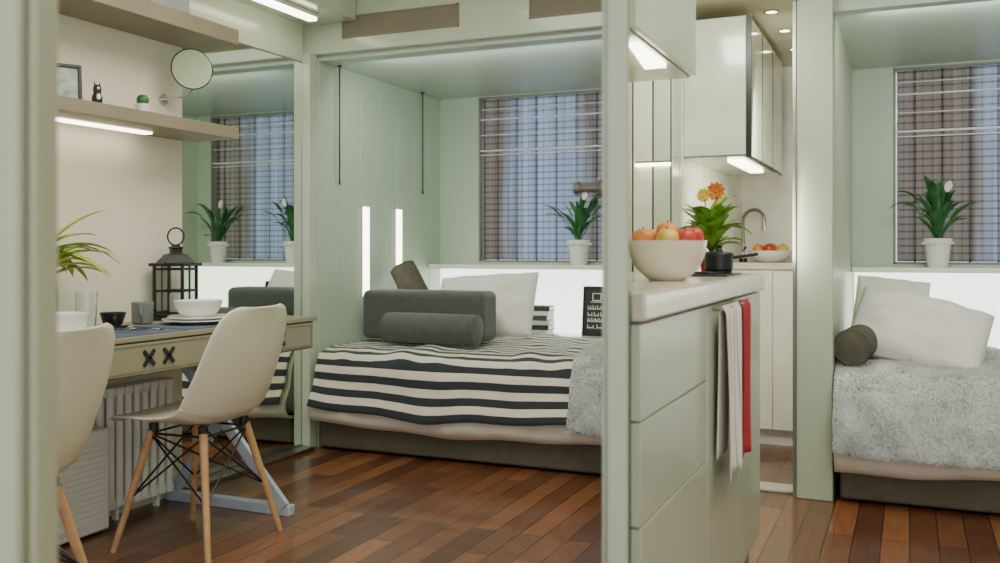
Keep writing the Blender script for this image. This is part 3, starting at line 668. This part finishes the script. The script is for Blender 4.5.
def fruit(kind, loc, r, lab, grp):
    cols = {'orange': (230, 142, 60), 'red': (192, 62, 44), 'yellow': (228, 190, 84), 'peach': (236, 164, 100)}
    t = thing('fruit_orange' if kind in ('orange', 'peach') else 'apple', lab, 'fruit', loc, random.uniform(0, 6), grp)
    G().lathe([(.002, -.86*r), (.45*r, -.92*r), (.85*r, -.55*r), (r, 0), (.88*r, .55*r), (.45*r, .88*r), (.12*r, .8*r), (.002, .74*r)], n=24).build('flesh', M('fruit '+kind, cols[kind], .35, var=.25, scale=30), t, smooth=60)
    G().cyl((0, 0, .74*r), (.003, 0, 1.05*r), .0018, n=6).build('stem', SOIL, t)
bc = (-.545, 2.27, WT1)
bowl(bc, .097, .098, 'large cream fruit bowl on the near stone worktop', CREAMB, name='fruit_bowl')
FL = [('orange', .058, 205, .102, 'orange at the left of near bowl'), ('red', .061, 15, .106, 'red apple at the right of near bowl'), ('yellow', .056, 285, .101, 'yellow apple at the front of near bowl'),
      ('red', .056, 330, .101, 'red apple at front right of near bowl'), ('peach', .058, 75, .102, 'peach coloured fruit at the back right of near bowl'), ('peach', .058, 140, .102, 'peach coloured fruit at the back left of near bowl'), ('orange', .0, 0, .118, 'orange in the middle of near bowl'), ('yellow', .022, 160, .05, 'yellow apple buried low in near bowl'), ('red', .022, 340, .05, 'red apple buried low in the near bowl')]
for k, r, a, z, lab in FL:
    fruit(k, (bc[0]+r*math.cos(math.radians(a)), bc[1]+r*math.sin(math.radians(a)), bc[2]+z), .028, lab, 'fruit in near bowl')
t = thing('hob', 'black hob set on the stone worktop', 'hob', (-.59, 2.79, WT1))
G().box(-.11, .12, -.13, .14, 0, .006).build('glass_top', BLACK, t, bevel=.002)
for x, y in ((.05, -.05), (-.05, .07), (.06, .08)):
    g = G().torus((x, y, .009), .034, .003); g.bar((x-.04, y, .01), (x+.04, y, .01), .004, .004); g.bar((x, y-.04, .01), (x, y+.04, .01), .004, .004); g.build('burner', BLACK, t)
t = thing('saucepan', 'black saucepan on the hob', 'pan', (-.53, 2.87, WT1+.0125))
G().lathe([(.038, 0), (.042, .004), (.043, .05), (.04, .05), (.038, .008), (.001, .006)], n=32).build('body', BLACK, t)
G().lathe([(.044, .05), (.04, .055), (.012, .06), (.008, .07), (.013, .075), (.002, .078)], n=32).build('lid', BLACK, t)
G().tube([(.04, .01, .04), (.075, .04, .045), (.105, .06, .05)], .005).build('handle', BLACK, t)
t = thing('flowering_plant', 'small leafy plant with orange and yellow bloom beside saucepan', 'plant', (-.585, 3.035, WT1))
G().lathe([(.03, 0), (.04, .06), (.043, .07), (.038, .07), (.001, .06)], n=28).build('pot', RED, t)
rr = random.Random(9); g = G()
for k in range(60):
    a = rr.uniform(0, 2*PI); tl = rr.uniform(.3, 1.4); g.leaf((0, 0, .06+rr.uniform(0, .10)), (math.cos(a)*tl, math.sin(a)*tl, 1.2), (-math.cos(a), -math.sin(a), .6), rr.uniform(.08, .15), rr.uniform(.016, .027), rr.uniform(.6, 2.0))
g.clamp(0, lo=-.2)
g.build('foliage', M('bright leaf', (122, 168, 60), .4, var=.5, scale=20), t)
FO = M('orange petal', (234, 132, 50), .6, var=.3, scale=60); FY = M('yellow petal', (240, 200, 76), .6)
for k, (x, y, z, rad) in enumerate(((.018, -.01, .262, .034), (-.018, -.02, .25, .026))):
    g = G()
    for j in range(11): a = 2*PI*j/11+.3; g.leaf((x, y-.004*(j % 2), z), (math.cos(a), -.35, math.sin(a)), (0, -1, 0), rad, rad*.3, .1, 4)
    g.ball((x, y-.006, z), .006, n=8)
    g.tube([(0, 0, .06), (x*.5, y*.5, z*.6), (x, y, z)], .0016, 5); g.build('flower', (FO, FY)[k % 2], t, solid=.001)
t = thing('wall_cabinet', 'sage wall cabinet at the top beside the door edge with lit underside', 'cabinet', (0, 0, 0))
CX = -.586
G().prism([(CX, 2.08), (CX, 2.72), (bx(2.72)+.001, 2.72), (bx(2.08)+.001, 2.08)], 1.50, 2.34).build('body', SAGE2, t, bevel=.002)
G().box(CX+.001, CX+.018, 2.07, 2.72, 1.505, 2.34).build('door', SAGE2, t, bevel=.002)
G().prism([(CX-.012, 2.19), (CX-.012, 2.48), (CX-.07, 2.48), (CX-.032, 2.19)], 1.488, 1.5).build('light_strip', GLOWW, t)
t = thing('tall_cabinet', 'tall sage kitchen cupboard with dark door gaps behind the fruit bowl', 'cabinet', (0, 0, 0))
G().box(-1.065, -.868, 3.70, 3.798, 0, 1.995).build('body', M('dark gap', (36, 38, 34), .5), t)
GLC = M('glossy cream', (222, 226, 208), .12, coat=.5)
G().box(-.866, -.862, 3.684, 3.798, 0, 1.995).build('side_panel', SAGE2, t)
for a, b, m in ((-1.063, -1.030, M('tall door cream', (204, 196, 172), .4)), (-1.022, -.947, GLC), (-.939, -.873, SAGE2)): G().box(a, b, 3.685, 3.70, .1, 1.99).build('door', m, t, bevel=.001)
t = thing('reflected_strip', 'short glowing strip standing for the reflected underlight on the tall kitchen cupboard', 'lamp', (-1.01, 3.664, 1.335))
G().box(0, .14, 0, .02, 0, .012).build('diffuser', GLOWW, t); G().box(0, .14, 0, .021, .012, .02).build('housing', STEEL, t)  # added glow in place of a mirrored underlight, not a fitted lamp
t = thing('wall_cabinet', 'pale wall cabinet with dark edges hanging in the kitchen recess', 'cabinet', (0, 0, 0))
G().box(-.856, -.602, 3.875, 4.9, 1.38, 1.95).build('body', SAGE2, t, bevel=.002)
G().box(-.856, -.606, 3.862, 3.875, 1.386, 1.944).build('side_panel', M('glossy mint', (206, 217, 196), .15, coat=.4), t, bevel=.002)
for a, b in ((3.88, 4.21), (4.213, 4.55), (4.553, 4.895)): G().box(-.602, -.59, a, b, 1.385, 1.945).build('door', GLC, t, bevel=.001)
ED = M('dark steel edge', (50, 50, 48), .35, .6)
G().box(-.604, -.584, 3.862, 3.872, 1.38, 1.95).box(-.604, -.588, 3.862, 4.9, 1.375, 1.38).box(-.604, -.588, 4.208, 4.215, 1.375, 1.95).box(-.604, -.588, 4.548, 4.555, 1.375, 1.95).build('dark_edge', ED, t)
G().box(-.70, -.64, 3.98, 4.6, 1.368, 1.38).build('light_strip', GLOWW, t)
t = thing('base_cabinet', 'cream base cabinet at the back of the kitchen recess', 'cabinet', (0, 0, 0))
G().box(-.855, -.422, 4.95, 5.318, .08, .9).build('body', KX, t)
G().box(-.855, -.422, 4.98, 5.3, 0, .08).build('plinth', WHITE, t)
for a, b in ((-.853, -.642), (-.638, -.424)): G().box(a, b, 4.932, 4.95, .085, .895).build('door', M('cream door', (236, 234, 220), .3), t, bevel=.002)
o = G().box(-.856, -.422, 4.92, 5.318, .9, .935).build('worktop', STONE, bevel=.003); tag(o, 'short stone worktop at the back of kitchen recess', 'worktop')
b2 = (-.675, 5.12, .935)
bowl(b2, .115, .062, 'shallow white fruit bowl on the far kitchen worktop', name='fruit_bowl')
for k, (kind, dx, dy, dz, lab) in enumerate((('orange', -.06, -.02, .068, 'orange at left of the far bowl'), ('red', .0, -.05, .07, 'red apple at the middle of the far bowl'), ('yellow', .062, -.01, .068, 'yellow apple at right of the far bowl'), ('peach', .0, .045, .072, 'peach coloured fruit at the back of far bowl'))):
    fruit(kind, (b2[0]+dx, b2[1]+dy, b2[2]+dz), .031, lab, 'fruit in far bowl')
t = thing('kitchen_tap', 'steel arched kitchen tap at the back of recess', 'tap', (-.825, 5.17, .935))
pts = [(0, 0, 0), (0, 0, .22)]+[(.06-.06*math.cos(a), -.03*(1-math.cos(a)), .22+.06*math.sin(a)) for a in [PI*k/10 for k in range(1, 11)]]+[(.12, -.06, .17)]
G().cyl((0, 0, 0), (0, 0, .02), .022).build('base', BLACK, t); G().tube(pts, .009).build('spout', STEEL, t); G().tube([(0, .0, .06), (.02, -.04, .08)], .006).build('lever', BLACK, t)
for k, (x, y, lab) in enumerate(((-.53, 4.05, 'ceiling spotlight nearest the pier front'), (-.52, 4.42, 'middle ceiling spotlight in kitchen recess'), (-.52, 4.85, 'ceiling spotlight furthest back in kitchen recess'))):
    t = thing('spotlight', lab, 'spotlight', (x, y, 2.0), 0, 'kitchen ceiling spotlights')
    G().torus((0, 0, -.003), .026, .004).build('rim', CHROME, t); G().cyl((0, 0, -.002), (0, 0, -.006), .022, n=24).build('bulb', GLOWW, t)

# ---------------------------------------------------------------- lights
def area(loc, rot, sx, sy, e, col=(1, .95, .85)):
    l = bpy.data.lights.new('area', 'AREA'); l.shape = 'RECTANGLE'; l.size = sx; l.size_y = sy; l.energy = e; l.color = col
    o = bpy.data.objects.new('area_light', l); C.objects.link(o); o.location = loc; o.rotation_euler = rot; return o
area((-1.5, 2.3, 2.33), (0, 0, 0), 1.0, 1.6, 38)  # added general fill at ceiling height, out of view
area((.4, 2.3, 2.33), (0, 0, 0), 1.0, 1.6, 30)  # second added ceiling fill, also out of view
area((.3, -.5, 1.5), (math.radians(90), 0, math.radians(20)), 2.4, 1.6, 18, (1, .97, .9))   # added fill lamp behind the viewer, at the open end of the room
area((-1.85, 4.03, 1.86), (math.radians(60), 0, 0), 1.3, .12, 7, (1, 1, .96))  # added alcove fill, its unlit back turned to camera and mirror
area((.5, 4.03, 1.90), (math.radians(60), 0, 0), 1.3, .12, 7, (1, 1, .96))  # same added fill for the right hand alcove
area((-.64, 3.2, 1.96), (math.radians(40), 0, 0), .35, .2, 8, (1, .95, .86))  # added kitchen fill, facing away from the camera
area((-.5, 3.9, 1.3), (math.radians(80), 0, math.radians(8)), .12, .7, 6, (1, .97, .89))
w = bpy.data.worlds.new('world'); bpy.context.scene.world = w; w.use_nodes = True
bg = w.node_tree.nodes['Background']; bg.inputs[0].default_value = (.82, .9, 1, 1); bg.inputs[1].default_value = 1.4

# ---------------------------------------------------------------- camera
cd = bpy.data.cameras.new('camera'); cam = bpy.data.objects.new('camera', cd); C.objects.link(cam)
cam.location = (0, 0, 1.0); cam.rotation_euler = (PI/2, 0, math.radians(23.6))
cd.sensor_width = 36; cd.lens = 36*.938; cd.shift_y = -.0315; cd.clip_start = .05
cd.dof.use_dof = True; cd.dof.focus_distance = 3.7; cd.dof.aperture_fstop = 3.2
bpy.context.scene.camera = cam
